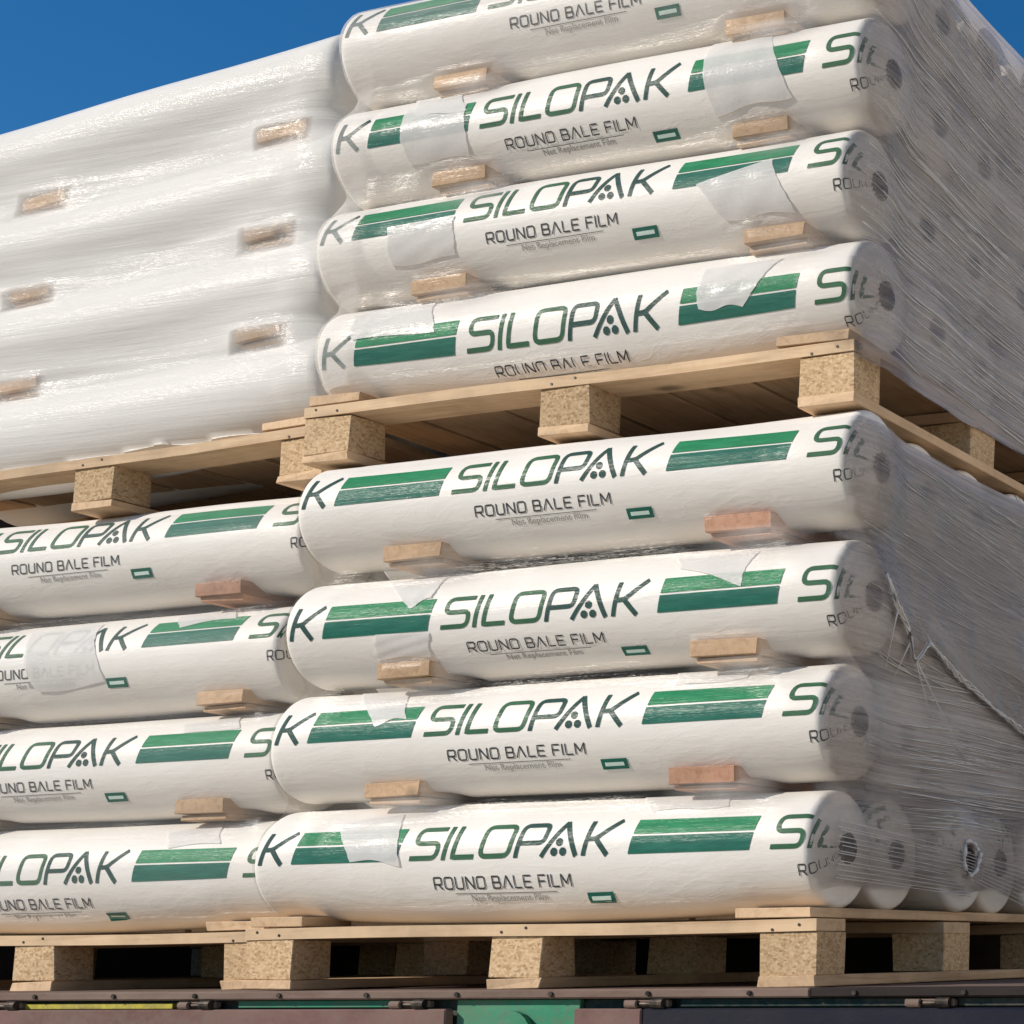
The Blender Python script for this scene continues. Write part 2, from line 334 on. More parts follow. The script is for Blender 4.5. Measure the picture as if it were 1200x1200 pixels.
# ------------------------------------------------------------------ film rolls
# print coordinates: t along the axis from the big S of the middle wordmark, beta up from the wordmark centre
TL, TR_, RC = -.372, .871, .015
def prof(t):
    """axial distance along the sheath -> (x, radius): straight, rounded shoulder, then inwards over the end"""
    if t < TL or t > TR_:
        d = (TL - t) if t < TL else (t - TR_); q = RC * math.pi / 2
        sgn, x0 = (-1, TL) if t < TL else (1, TR_)
        if d <= q:
            a = d / RC; return x0 + sgn * RC * math.sin(a), RR - RC * (1 - math.cos(a))
        e = d - q; r = RR - RC - e
        return x0 + sgn * (RC + .010 * math.sin(min(1, e / .05) * math.pi / 2)), r
    return t, RR
class Roll:
    def __init__(s, seed, sag=0.0, bx=(), half=.118, wr=1.0, top_clamp=True, bot_clamp=True):
        q = random.Random(seed); s.sag = sag; s.bx = bx; s.half = half; s.wr = wr; s.lo, s.hi = .016, .016; s.tc = top_clamp; s.bc = bot_clamp
        s.w = [(q.uniform(2, 9), q.choice((1, 2, 3)), q.uniform(0, 6.28), q.uniform(.0004, .0012)) for _ in range(6)]
        s.fd = [(q.uniform(.0, .9), q.uniform(-1.4, -.5), q.uniform(.10, .35), q.uniform(.6, 1.4)) for _ in range(7)]
        s.np = q.randint(13, 19); s.ph = q.uniform(0, 6)
    def at(s, t, al, off=0.0):
        x, r = prof(t)
        d = sum(A * math.sin(f * t + k * al + p) for f, k, p, A in s.w) * s.wr
        if RR - r < .002 and s.sag > 0:                        # drape folds low on the sagging sheath
            u = max(0, min(1, (t + .15) / .85)) if t > -.15 else 0
            lowness = max(0, min(1, (-al - .62) / .5)) if al > -1.9 else 0
            bowl = math.sin(max(0, min(1, (t + .28) / 1.02)) * math.pi)
            ph = (al * RR * 210 + 9 * (t - .25) ** 2 * 5 + 2.0 * math.sin(3 * t + s.ph))
            d += .0042 * lowness * bowl * math.sin(ph)
        e = 0
        if r < RR - .004:                                      # pleats gathered towards the core
            g = min(1, (RR - r) / .05); e = .004 * g * abs(math.sin(s.np * al / 2 + s.ph + 6 * g)) 
        rr = r + d * min(1, r / RR) + off
        y = -rr * math.cos(al); z = rr * math.sin(al)
        if s.sag and z < 0:
            b_ = math.sin(max(0, min(1, (t + .30) / 1.06)) * math.pi) ** .7
            z *= 1 + s.sag * b_ / RR
            # sits flat over the deck boards
        for xb in s.bx:
            dx = abs(x - xb)
            k = 1 if dx < .075 else max(0, 1 - (dx - .075) / .05)
            if k > 0:
                if s.tc and z > s.half - s.lo: z += (s.half - s.lo - z) * k
                if s.bc and z < -s.half + s.hi: z += (-s.half + s.hi - z) * k
        if t > TR_: x += e
        elif t < TL: x -= e
        return (x, y, z + RR)
    def body(s, na, ts):
        V = [s.at(t, 2 * math.pi * a / na) for t in ts for a in range(na)]
        F = [[i * na + a, (i + 1) * na + a, (i + 1) * na + (a + 1) % na, i * na + (a + 1) % na] for i in range(len(ts) - 1) for a in range(na)]
        return V, F
def tlist(hi=True):
    q = RC * math.pi / 2; end = RR - RC - .027
    nc, ne, nm = (8, 7, 110) if hi else (4, 4, 14)
    L = [TL - q - end + end * i / ne for i in range(ne)] + [TL - q + q * i / nc for i in range(nc)]
    L += [TL + (TR_ - TL) * i / nm for i in range(nm)]
    L += [TR_ + q * i / nc for i in range(nc)] + [TR_ + q + end * i / ne for i in range(ne + 1)]
    return L

# ---- print artwork: strokes in letter heights
def rounded(pts, r=.16, n=4):
    if r <= 0 or len(pts) < 3: return pts
    out = [pts[0]]
    for a, b_, c in zip(pts, pts[1:], pts[2:]):
        A, B, C = Vector(a), Vector(b_), Vector(c); l1, l2 = (A - B).length, (C - B).length
        rr = min(r, l1 * .5, l2 * .5); p = B + (A - B).normalized() * rr; q = B + (C - B).normalized() * rr
        for i in range(n + 1):
            u = i / n; out.append(tuple((1 - u) ** 2 * p + 2 * u * (1 - u) * B + u * u * q))
    out.append(pts[-1]); return out
def ribbon(pts, wd, step=.09):
    P = [Vector(pts[0])]
    for q in pts[1:]:
        q = Vector(q); L = (q - P[-1]).length
        if L < 1e-5: continue
        n = max(1, int(math.ceil(L / step))); a = P[-1].copy()
        for i in range(1, n + 1): P.append(a.lerp(q, i / n))
    V = []; F = []
    for i, p in enumerate(P):
        t = (P[min(i + 1, len(P) - 1)] - P[max(i - 1, 0)]).normalized(); nrm = Vector((-t.y, t.x))
        V += [p + nrm * wd / 2, p - nrm * wd / 2]
    F = [[2 * i, 2 * i + 1, 2 * i + 3, 2 * i + 2] for i in range(len(P) - 1)]
    return V, F
h = .07
G = {  # big wordmark glyphs (width, strokes)
 'S': (1.0, [([(1.0, 1 - h), (.0 + h, 1 - h), (h, .5), (.93, .5), (.93, h), (0, h)], .2)]),
 'I': (.14, [([(.07, 0), (.07, 1)], 0)]),
 'L': (.82, [([(h, 1), (h, h), (.82, h)], .0)]),
 'O': (1.14, [([(.5, 1 - h), (h, 1 - h), (h, h), (1.06, h), (1.06, 1 - h), (.5, 1 - h)], .2)]),
 'P': (1.0, [([(h, 0), (h, 1 - h), (.93, 1 - h), (.93, .4), (h, .4)], .18)]),
 'A': (1.26, [([(.05, 0), (.60, 1)], 0), ([(.58, 1), (1.22, 0)], 0)]),
 'K': (1.0, [([(h, 0), (h, 1)], 0), ([(h, .46), (.36, .46), (1.02, 1)], .12), ([(.36, .46), (.86, 0)], .12)]),
}
ADV = {'S': 0.0, 'I': 1.13, 'L': 1.44, 'O': 2.40, 'P': 3.66, 'A': 4.56, 'K': 5.96}
H1 = .0668; SL = .20
def word(letters):
    for ch in letters:
        for pts, r in G[ch][1]:
            V, F = ribbon(rounded(pts, r), .135)
            yield ('olive' if ch in 'SILO' else 'teal'), [((ADV[ch] + v.x + SL * v.y) * H1, (v.y - .5) * H1) for v in V], F
    if 'A' in letters:
        for cx, cy in ((.62, .40), (.48, .13), (.78, .13)):
            V = [((ADV['A'] + cx + .12 * math.cos(a * math.pi / 4 + .4) + SL * cy * .3) * H1, (cy + .12 * math.sin(a * math.pi / 4 + .4) - .5) * H1) for a in range(8)]
            yield 'teal', V, [list(range(8))]
G2 = {
 'R': (.95, [([(.05, 0), (.05, .95), (.9, .95), (.9, .42), (.05, .42)], .15), ([(.5, .42), (.92, 0)], 0)]),
 'O': (1.0, [([(.5, .95), (.05, .95), (.05, .05), (.95, .05), (.95, .95), (.5, .95)], .22)]),
 'U': (.95, [([(.05, 1), (.05, .05), (.9, .05), (.9, 1)], .22)]),
 'N': (.95, [([(.05, 0), (.05, 1)], 0), ([(.05, .98), (.9, .02)], 0), ([(.9, 0), (.9, 1)], 0)]),
 'D': (.98, [([(.05, .05), (.93, .05), (.93, .95), (.05, .95), (.05, .05)], .22)]),
 'B': (.92, [([(.05, .05), (.87, .05), (.87, .5), (.05, .5)], .15), ([(.8, .5), (.8, .95), (.05, .95)], .15), ([(.05, 0), (.05, 1)], 0)]),
 'A': (1.0, [([(.0, 0), (.48, 1)], 0), ([(.46, 1), (.96, 0)], 0)]),
 'L': (.82, [([(.05, 1), (.05, .05), (.82, .05)], 0)]),
 'E': (.85, [([(.85, .95), (.05, .95), (.05, .05), (.85, .05)], .0), ([(.05, .5), (.78, .5)], 0)]),
 'F': (.82, [([(.82, .95), (.05, .95), (.05, 0)], 0), ([(.05, .5), (.75, .5)], 0)]),
 'I': (.1, [([(.05, 0), (.05, 1)], 0)]),
 'M': (1.1, [([(.05, 0), (.05, 1)], 0), ([(.05, .98), (.55, .25)], 0), ([(.55, .25), (1.05, .98)], 0), ([(1.05, 0), (1.05, 1)], 0)]),
}
def line2(text, x0, x1, yc, hh):
    wtot = 0
    for ch in text: wtot += (.55 if ch == ' ' else G2[ch][0] + .26)
    s = (x1 - x0) / (wtot - .26); x = 0
    for ch in text:
        if ch == ' ': x += .55; continue
        for pts, r in G2[ch][1]:
            V, F = ribbon(rounded(pts, r, 3), .125, .4)
            yield 'black', [(x0 + (x + v.x) * s, yc + (v.y - .5) * hh) for v in V], F
        x += G2[ch][0] + .26
_small = None
def small_text():
    """the thin third line, from Blender's own built-in font"""
    global _small
    if _small is None:
        cu = bpy.data.curves.new('t', 'FONT'); cu.body = 'Net Replacement Film'; cu.size = 1.0; cu.resolution_u = 2
        o = bpy.data.objects.new('t', cu); col.objects.link(o)
        bpy.context.view_layer.update()
        me = bpy.data.meshes.new_from_object(o.evaluated_get(bpy.context.evaluated_depsgraph_get()))
        V = [tuple(v.co) for v in me.vertices]; F = [list(p.vertices) for p in me.polygons]
        bpy.data.objects.remove(o); bpy.data.curves.remove(cu); bpy.data.meshes.remove(me)
        x0 = min(v[0] for v in V); x1 = max(v[0] for v in V)
        _small = [((v[0] - x0) / (x1 - x0), v[1] / (x1 - x0)) for v in V], F
    return _small
def quad_grid(x0, x1, y0, y1, slant=0.0, nx=12, ny=6):
    V = [(x0 + (x1 - x0) * i / nx + slant * (y0 + (y1 - y0) * j / ny), y0 + (y1 - y0) * j / ny) for j in range(ny + 1) for i in range(nx + 1)]
    F = [[j * (nx + 1) + i, j * (nx + 1) + i + 1, (j + 1) * (nx + 1) + i + 1, (j + 1) * (nx + 1) + i] for j in range(ny) for i in range(nx)]
    return V, F
def shifted(art, dx):
    for m, V, F in art: yield m, [(x + dx, y) for x, y in V], F
def bands_art(xab):
    for xa, xb in (xab,):
        V, F = quad_grid(xa, xb, .0035, .033, .2); yield 'band_a', V, F
        V, F = quad_grid(xa, xb, -.033, -.0005, .2); yield 'band_b', V, F
def caption_art():
    yield from line2('ROUND BALE FILM', .055, .372, -.0725, .0225)
    V, F = quad_grid(.10, .335, -.0925, -.0913, 0, 12, 1); yield 'black', V, F
    sv, sf = small_text(); yield 'grey', [(.135 + x * .175, -.1075 + y * .175) for x, y in sv], sf
def badge_art():
    V, F = quad_grid(.410, .468, -.119, -.096, .1, 6, 2); yield 'band_b', V, F
    V, F = quad_grid(.418, .460, -.1115, -.1035, .1, 6, 2); yield 'mint', V, F
def wrap_art(roll, art, al0, off):
    m = MB()
    for k, (mat, V, F) in enumerate(art):
        o_ = off + (.0002 if mat == 'mint' else 0) + (k % 3) * .00004
        m.add([roll.at(x, al0 + y / RR, o_) for x, y in V], F, mat)
    return m

S0 = {'l4': -.905, 'l3': -.885, 'l2': -.860, 'l1': -.848, 'u1': -.866, 'u2': -.885, 'u3': -.858, 'u4': -.850,
      'fl1': -2.26, 'fl2': -2.307, 'fl3': -2.298, 'fl4': -2.283, 'fu1': -2.235, 'fu2': -2.245, 'fu3': -2.225, 'fu4': -2.24}
AL = {'l4': 15, 'l3': 18, 'l2': 5, 'l1': 18, 'u1': -5, 'u2': 19, 'u3': 5, 'u4': 22, 'fl1': 27, 'fl2': 29, 'fl3': 18, 'fl4': 8}
ROLLS = {}
TILT = {'fu1': .048, 'fu2': .060, 'fu3': .074, 'fu4': .082}     # the upper left stack has settled towards its left end
def drop(k, x): return -TILT.get(k, 0) * (-1.45 - x)
def axis(k):
    far = k[0] == 'f'; kk = k[1:] if far else k; n = int(kk[1]); low = kk[0] == 'l'
    y = .107 + (.15 if far else (0 if low else .039))
    if low: z = .251 + .236 * (4 - n) + (.011 if n == 1 else 0)
    else: z = (1.326 + .236 * (n - 1)) if far else (1.325 + .227 * (n - 1))
    return y, z, (.1235 if (low and n == 1) else .118 if (low or far) else .1135)
BAT = {}   # batten x centres per gap (world)
for key, xs in {'l1': (-.955, -.20), 'l2': (-.95, -.215), 'l3': (-.975, -.26), 'u2': (-.955, -.155), 'u3': (-.915, -.20), 'u4': (-.925, -.215),
                'fl1': (-1.61, -2.36), 'fl2': (-1.59, -2.35), 'fl3': (-1.63, -2.36), 'fu2': (-1.54, -2.26), 'fu3': (-1.535, -2.245), 'fu4': (-1.505, -2.22)}.items(): BAT[key] = xs
# key = the upper row of the gap for 'l' (l1 = gap under l1), for 'u' likewise (u2 = gap under u2)
def gaps_of(k):
    far = 'f' if k[0] == 'f' else ''; kk = k[1:] if far else k; n = int(kk[1]); s = kk[0]
    if s == 'l': below = BAT.get(far + 'l%d' % n, ()) if n < 4 else (); above = BAT.get(far + 'l%d' % (n - 1), ()) if n > 1 else ()
    else: below = BAT.get(far + 'u%d' % n, ()) if n > 1 else (); above = BAT.get(far + 'u%d' % (n + 1), ()) if n < 4 else ()
    return below, above
ROWN = {'l4': 'bottom row', 'l3': 'third row down', 'l2': 'second row down', 'l1': 'top row', 'u1': 'bottom row', 'u2': 'second row up', 'u3': 'third row up', 'u4': 'top row'}
BV, BF = {}, {}            # collision geometry for the wraps, by stack
def collide(stack, V, F, loc, k=0.0):
    v = BV.setdefault(stack, []); f = BF.setdefault(stack, []); b_ = len(v)
    ck, sk = math.cos(k), math.sin(k)
    v += [(x * ck - z * sk + loc[0], y + loc[1], x * sk + z * ck + loc[2]) for x, y, z in V]; f += [[b_ + i for i in q] for q in F]
def core(parent, y0=0):
    m = MB(); n = 28; xr = TR_ + RC + .016; V = []
    for x, r in ((xr - .20, .0215), (xr - .002, .0215), (xr, .0225), (xr, .0285), (xr - .03, .0285)):
        V += [(x, r * math.cos(2 * math.pi * a / n), RR + r * math.sin(2 * math.pi * a / n)) for a in range(n)]
    F = [[k * n + a, k * n + (a + 1) % n, (k + 1) * n + (a + 1) % n, (k + 1) * n + a] for k in range(4) for a in range(n)]
    F.append(list(range(n)))
    m.add(V, F, 'core'); return m.build('core_tube', parent, True)
TS_HI, TS_LO = tlist(True), tlist(False)
for k in S0:
    y, z, half = axis(k); far = k[0] == 'f'; kk = k[1:] if far else k
    below, above = gaps_of(k)
    sag = .018 if kk in ('l4', 'u1') else 0
    rl = Roll(hash_seed := sum(map(ord, k)) * 7 + 3, sag, [x - S0[k] for x in set(below) | set(above)], half)
    # clamp separately above / below
    rl.bx = [x - S0[k] for x in (below or above)]
    rl.tc, rl.bc = bool(above), bool(below)
    if kk[0] == 'l': rl.lo, rl.hi = .006, .018
    if kk == 'l4': rl.bx = [x - S0[k] for x in above]
    if kk == 'u1': rl.bx = [x - S0[k] for x in above]
    loc = (S0[k], y, z - RR + drop(k, S0[k]))
    side = 'left' if far else 'right'; lv = 'lower' if kk[0] == 'l' else 'upper'
    if k[:2] == 'fu': lab = 'white film roll under milky wrap, front of the upper left stack, %s' % ROWN[kk]
    else: lab = 'white film roll with green lettering, front of the %s %s stack, %s' % (lv, side, ROWN[kk])
    t = thing('film_roll', lab, 'film roll', loc, 'front film rolls'); t.rotation_euler = (0, -TILT.get(k, 0), 0)
    V, F = rl.body(128, TS_HI); m = MB(); m.add(V, F, 'sheath'); m.build('sheath', t, True)
    collide(k[:-1], V, F, loc, TILT.get(k, 0))
    if not far: core(t)
    if k in AL:
        a0 = R_(AL[k])
        for art in (word('SILOPAK'), shifted(word('K'), -.769), shifted(word('SIL'), .805)):
            wrap_art(rl, art, a0, .0012).build('printed_wordmark', t, False, False)
        for xab in ((-.281, -.024), (.509, .768)): wrap_art(rl, bands_art(xab), a0, .0012).build('printed_band', t, False, False)
        wrap_art(rl, line2('ROUND', .86, .962, -.0725, .0225), a0, .0012).build('printed_caption', t, False, False)
        wrap_art(rl, caption_art(), a0, .0012).build('printed_caption', t, False, False)
        wrap_art(rl, badge_art(), a0, .0012).build('printed_badge', t, False, False)
    ROLLS[k] = (rl, loc)
# rolls behind, seen by their ends on the right side (right stacks) or closing the gaps (left stacks)
proto = {}
def back_roll(k, j):
    y, z, half = axis(k); far = k[0] == 'f'; kk = k[1:] if far else k
    dx = .02 if (k, j) == ('l4', 2) else rnd.uniform(-.026, -.008); loc = (S0[k] + dx, y + j * .2215, z - RR + drop(k, S0[k] + dx))
    side = 'left' if far else 'right'; lv = 'lower' if kk[0] == 'l' else 'upper'
    nth = {1: 'second', 2: 'third', 3: 'fourth', 4: 'fifth'}[j]
    if far: lab = 'white film roll hidden behind the front one, %s left stack, %s' % (lv, ROWN[kk])
    else: lab = '%s roll end back from the corner, under grey film, %s right stack, %s' % (nth, lv, ROWN[kk])
    t = thing('film_roll', lab, 'film roll', loc, 'film rolls behind the front ones'); t.rotation_euler = (0, -TILT.get(k, 0), 0)
    v = rnd.randint(0, 3)
    if v not in proto:
        r2 = Roll(100 + v); V, F = r2.body(48, TS_LO); m = MB(); m.add(V, F, 'sheath'); o = m.build('sheath', t, True)
        pm = wrap_art(r2, ((mm, vv, ff) for mm, vv, ff in caption_end()), R_(rnd.uniform(-200, 160)), .0012).build('printed_caption', t, False, False)
        c = core(t); proto[v] = (o, pm, c, V, F)
    else:
        o, pm, c, V, F = proto[v]
        for q in (o, pm, c):
            d = q.copy(); col.objects.link(d); d.parent = t
    collide(k[:-1], proto[v][3], proto[v][4], loc, TILT.get(k, 0))
def caption_end():
    for m, V, F in word('SIL'): yield m, [(x + .805, y) for x, y in V], F
    for m, V, F in line2('ROUND', .86, .962, -.0725, .0225): yield m, V, F
for k in ('l4', 'l3', 'l2', 'l1', 'u1', 'u2', 'u3', 'u4'):
    for j in range(1, 5): back_roll(k, j)
for k in ('fl4', 'fl3', 'fl2', 'fl1', 'fu1', 'fu2', 'fu3', 'fu4'): back_roll(k, 1)

# ------------------------------------------------------------------ battens between the rows
for key, xs in BAT.items():
    far = key[0] == 'f'; kk = key[1:] if far else key
    y, z, half = axis(key); zc = z - half
    yf = y - RR + .012
    for i, xb in enumerate(xs):
        q = random.Random(sum(map(ord, key)) * 3 + i); wd = .066 + q.uniform(-.004, .006); yj = q.uniform(-.006, .008); rz = q.uniform(-.01, .01)
        zb_ = zc + (.006 if kk[0] == 'l' else (-.024 if kk == 'u4' else -.013))
        between = {'l1': 'top two rows', 'l2': 'middle two rows', 'l3': 'bottom two rows', 'u2': 'bottom two rows', 'u3': 'middle two rows', 'u4': 'top two rows'}[kk]
        tl = TILT.get(key, 0) * .9; zb_ += drop(key, xb)
        isr = (i == 1) if not far else (i == 0)
        lab = '%s wooden batten end between the %s of the %s %s stack' % ('right' if isr else 'left', between, 'lower' if kk[0] == 'l' else 'upper', 'left' if far else 'right')
        t = thing('batten', lab, 'batten', (xb, yf + yj, zb_), 'wooden battens between the roll rows'); t.rotation_euler = (0, -tl, rz)
        mt = 'pinkwood' if key in ('l1', 'fl1', 'l3') and isr else 'batten'
        m = MB(); m.box(-wd, wd, 0, .98, 0, .030, mt, .0012, .002); m.build('upper_strip', t)
        m2 = MB(); m2.box(-wd * .92, wd * .96, .012, .97, -.012, -.001, mt, .0012, .003); m2.build('lower_strip', t)
        collide(key[:-1], [tuple(v) for v in m.v], m.f, (xb, yf + yj, zb_), tl)

# ------------------------------------------------------------------ loose plastic pads hanging over the rolls at the battens
SH = [('u3', (-.203, 31), (-.036, 23), (-.037, -38), (-.195, -35), 'behind the left batten of the third row up'),
 ('u3', (-.211, 62), (-.090, 60), (-.037, 13), (-.165, 14), 'above the left end of the third row up'),
 ('u3', (.527, 60), (.665, 60), (.730, -33), (.551, -39), 'over the right green band of the third row up'),
 ('u2', (-.193, 10), (-.023, 12), (-.026, -32), (-.199, -32), 'under the left green band of the second row up'),
 ('u2', (.557, 3), (.724, 20), (.767, -38), (.612, -36), 'over the right green band of the second row up'),
 ('u1', (-.316, 44), (-.116, 52), (-.076, 4), (-.289, 4), 'over the left green band of the bottom row'),
 ('u1', (.550, 36), (.728, 36), (.653, -13), (.550, -11), 'over the right green band of the bottom row'),
 ('l2', (.519, 50), (.697, 52), (.684, 8), (.541, 32), 'pointed, above the right band of the second row down'),
 ('l2', (-.184, 60), (-.030, 60), (-.032, 24), (-.077, 14), 'pointed, above the left band of the second row down'),
 ('l2', (-.157, -12), (-.026, -13), (-.038, -38), (-.176, -39), 'below the left band of the second row down'),
 ('l3', (.525, 74), (.695, 78), (.703, 48), (.553, 40), 'above the right band of the third row down'),
 ('l3', (-.230, 72), (-.105, 72), (-.047, 22), (-.122, 16), 'over the left band of the third row down'),
 ('l4', (.474, 76), (.663, 76), (.696, 46), (.527, 42), 'above the right band of the bottom row'),
 ('l4', (-.199, 45), (-.055, 54), (-.018, -5), (-.143, 0), 'over the left band of the bottom row'),
 ('fl2', (.130, 50), (.331, 58), (.400, -26), (.192, -32), 'hiding the wordmark of the second row down'),
 ('fl2', (.540, 60), (.684, 70), (.744, 43), (.591, 36), 'below the batten of the second row down'),
 ('fl3', (.586, 51), (.733, 59), (.765, 39), (.615, 32), 'below the batten of the third row down'),
 ('fl4', (.546, 53), (.676, 65), (.723, 31), (.586, 27), 'below the batten of the bottom row')]
def set_film_attrs(me, uv, milk):
    l = me.uv_layers.new(name='uv'); vi = np.zeros(len(me.loops), dtype=np.int32); me.loops.foreach_get('vertex_index', vi)
    l.data.foreach_set('uv', np.asarray(uv, dtype=np.float32)[vi].ravel())
    a = me.attributes.new('milk', 'FLOAT', 'POINT'); a.data.foreach_set('value', np.asarray(milk, dtype=np.float32))
for q_i, (k, a, b_, c, d, where) in enumerate(SH):
    rl, loc = ROLLS[k]; q = random.Random(q_i + 50); n = 26; V = []; UVs = []; MK = []
    f1, f2, p1 = q.uniform(6, 12), q.uniform(8, 16), q.uniform(0, 6)
    for j in range(n + 1):
        for i in range(n + 1):
            u, v = i / n, j / n
            x = (a[0] * (1 - u) + b_[0] * u) * (1 - v) + (d[0] * (1 - u) + c[0] * u) * v
            al = R_((a[1] * (1 - u) + b_[1] * u) * (1 - v) + (d[1] * (1 - u) + c[1] * u) * v)
            ed = 0; x += (.002 * math.sin(v * f2 * .6 + p1) + .0007 * math.sin(v * 31 + p1 * 2)) * (u - .5) * 2; al += (.035 * math.sin(u * f1 * .6 + p1)) * v ** 3
            off = .0024 + .0008 * math.sin(u * f1 + v * 4 + p1) * math.sin(v * f2 * .6) + .0008 * v ** 4 * (.5 + .5 * math.sin(u * 3 + p1))
            V.append(rl.at(x, al + ed * 6 * (u * (1 - u) * 2), off)); UVs.append((x, al * RR)); MK.append(1.0)
    F = [[j * (n + 1) + i, (j + 1) * (n + 1) + i, (j + 1) * (n + 1) + i + 1, j * (n + 1) + i + 1] for j in range(n) for i in range(n)]
    m = MB(); m.add(V, F, 'sheet'); o = m.build('plastic_pad', None, True, False, loc)
    set_film_attrs(o.data, UVs, MK)
    st = ('upper' if 'u' in k else 'lower') + (' left' if k[0] == 'f' else ' right')
    tag(o, 'milky pad %s, %s stack' % (where, st), 'plastic pad', 'milky plastic pads hanging at the battens')

# ------------------------------------------------------------------ stretch film wraps
def blur1(a, n):
    for _ in range(n):
        b2 = a.copy(); b2[1:-1] = (a[:-2] + 2 * a[1:-1] + a[2:]) / 4; a = b2
    return a
def smooth_noise(shape, sx, sy, seed):
    r = np.random.RandomState(seed); gx, gy = max(2, int(shape[0] / sx) + 3), max(2, int(shape[1] / sy) + 3)
    g_ = r.rand(gx, gy); X = np.arange(shape[0]) / sx; Y = np.arange(shape[1]) / sy
    i = X.astype(int); j = Y.astype(int); u = (X - i)[:, None]; v = (Y - j)[None, :]; u = u * u * (3 - 2 * u); v = v * v * (3 - 2 * v)
    return (g_[i][:, j] * (1 - u) + g_[i + 1][:, j] * u) * (1 - v) + (g_[i][:, j + 1] * (1 - u) + g_[i + 1][:, j + 1] * u) * v
def wrap(stack, x0, x1, y0, y1, za, zb, milk_fn, hole_fn, label, mat, suck, seed, close_top=0.0, iters=500, ds=.011, dz=.008, zlo_fn=None, straight=None, side_from=None, only=None, gap=.0052):
    bvh = BVHTree.FromPolygons(BV[stack], BF[stack]); ins = .14; rc = .02
    path = []   # (x, y, nx, ny, s)
    def seg(p, q, n_):
        L = math.hypot(q[0] - p[0], q[1] - p[1]); m_ = max(2, int(L / ds))
        for i in range(m_): path.append((p[0] + (q[0] - p[0]) * i / m_, p[1] + (q[1] - p[1]) * i / m_, *n_))
    A = (x0 + ins, y0 + .45); B = (x0 + ins, y0 + ins); C = (x1 - ins, y0 + ins); D = (x1 - ins, y1)
    def arc(c, a0, a1, n=18):
        for i in range(n):
            a = a0 + (a1 - a0) * i / n; path.append((c[0] + rc * math.cos(a), c[1] + rc * math.sin(a), math.cos(a), math.sin(a)))
    seg((A[0] , A[1]), (B[0], B[1] + rc), (-1, 0)); arc((B[0] + rc, B[1] + rc), math.pi, 1.5 * math.pi)
    seg((B[0] + rc, B[1]), (C[0] - rc, C[1]), (0, -1)); arc((C[0] - rc, C[1] + rc), -.5 * math.pi, 0)
    seg((C[0], C[1] + rc), D, (1, 0))
    path = np.array(path); ns = len(path); zs = np.arange(za, zb + 1e-6, dz); nz = len(zs)
    P0 = np.full((ns, nz), -.03)
    for i in range(ns):
        x, y, nx, ny = path[i]; dr = Vector((-nx, -ny, 0))
        for j in range(nz):
            hit = bvh.ray_cast(Vector((x + nx * .45, y + ny * .45, zs[j])), dr, .5)
            if hit[0] is not None: P0[i, j] = .45 - hit[3]
    if straight is not None:                    # the film runs on straight above the top row at the open end
        jc = int(np.searchsorted(zs, straight)); sd_ = path[:, 2] > .6
        row = P0[:, jc - 3:jc + 1].max(1)
        for _ in range(40): row = np.maximum(row, blur1(row, 6))
        for j in range(jc, nz): P0[sd_, j] = np.maximum(P0[sd_, j], row[sd_] - .02 * (j - jc) / max(1, nz - jc))
    P = np.maximum(P0, -.03).copy(); E_ = P0 + gap
    for it in range(iters):
        Q = P.copy()
        Q[1:-1, 1:-1] = .32 * (P[:-2, 1:-1] + P[2:, 1:-1]) + .18 * (P[1:-1, :-2] + P[1:-1, 2:])
        Q[0] = Q[1]; Q[-1] = Q[-2]; Q[1:-1, 0] = .5 * (P[:-2, 0] + P[2:, 0]); Q[1:-1, -1] = .5 * (P[:-2, -1] + P[2:, -1])
        P = np.maximum(E_, Q - suck * np.where((path[:, 2] > .72) & (path[:, 1] > y0 + .26), .05, 1.2)[:, None])
    # wrinkles stretched along the wrapping direction
    r = np.random.RandomState(seed)
    wr = (smooth_noise((ns, nz), 34, 2.2, seed) - .5) * .004 + (smooth_noise((ns, nz), 12, 5, seed + 1) - .5) * .004
    tight = np.clip((P - E_) / .02, .12, 1) * np.where(path[:, 2] > .72, .2, 1.0)[:, None]
    P = P + wr * tight
    P = np.maximum(P, P0 + gap * .6)
    s = np.concatenate([[0], np.cumsum(np.hypot(np.diff(path[:, 0]), np.diff(path[:, 1])))])
    # use real travelled length on the outer surface so streaks keep their width round the corner
    jag = smooth_noise((ns, nz), 9, 400, seed + 5); Z = np.broadcast_to(zs, P.shape).copy(); cut = np.zeros(ns, int)
    for i in range(ns):
        if zlo_fn is None: break
        pm = P[i, nz // 3]; zl = zlo_fn(path[i, 0] + path[i, 2] * pm, path[i, 1] + path[i, 3] * pm, path[i, 2], jag[i, 0])
        j0 = min(nz - 2, int(np.searchsorted(zs, zl))); cut[i] = max(0, j0 - 1)
        Z[i, :j0] = zl; P[i, :j0] = P[i, j0]
    X = path[:, 0][:, None] + path[:, 2][:, None] * P; Y = path[:, 1][:, None] + path[:, 3][:, None] * P
    so_ = np.concatenate([[0], np.cumsum(np.hypot(np.diff(X.mean(1)), np.diff(Y.mean(1))))])
    Vg = np.stack([X, Y, Z], -1); du = np.gradient(Vg, axis=0); dv = np.gradient(Vg, axis=1); NN = np.cross(du, dv); NN /= np.linalg.norm(NN, axis=-1, keepdims=True) + 1e-12
    NX = NN[..., 0] * np.where((NN[..., 0] * path[:, 2][:, None] + NN[..., 1] * path[:, 3][:, None]) > 0, 1, -1)
    for _ in range(2): NX = np.pad(NX, 1, mode='edge'); NX = (NX[:-2, 1:-1] + NX[2:, 1:-1] + NX[1:-1, :-2] + NX[1:-1, 2:] + NX[1:-1, 1:-1]) / 5
    MK = np.zeros(P.shape); keep = np.ones(P.shape, bool)
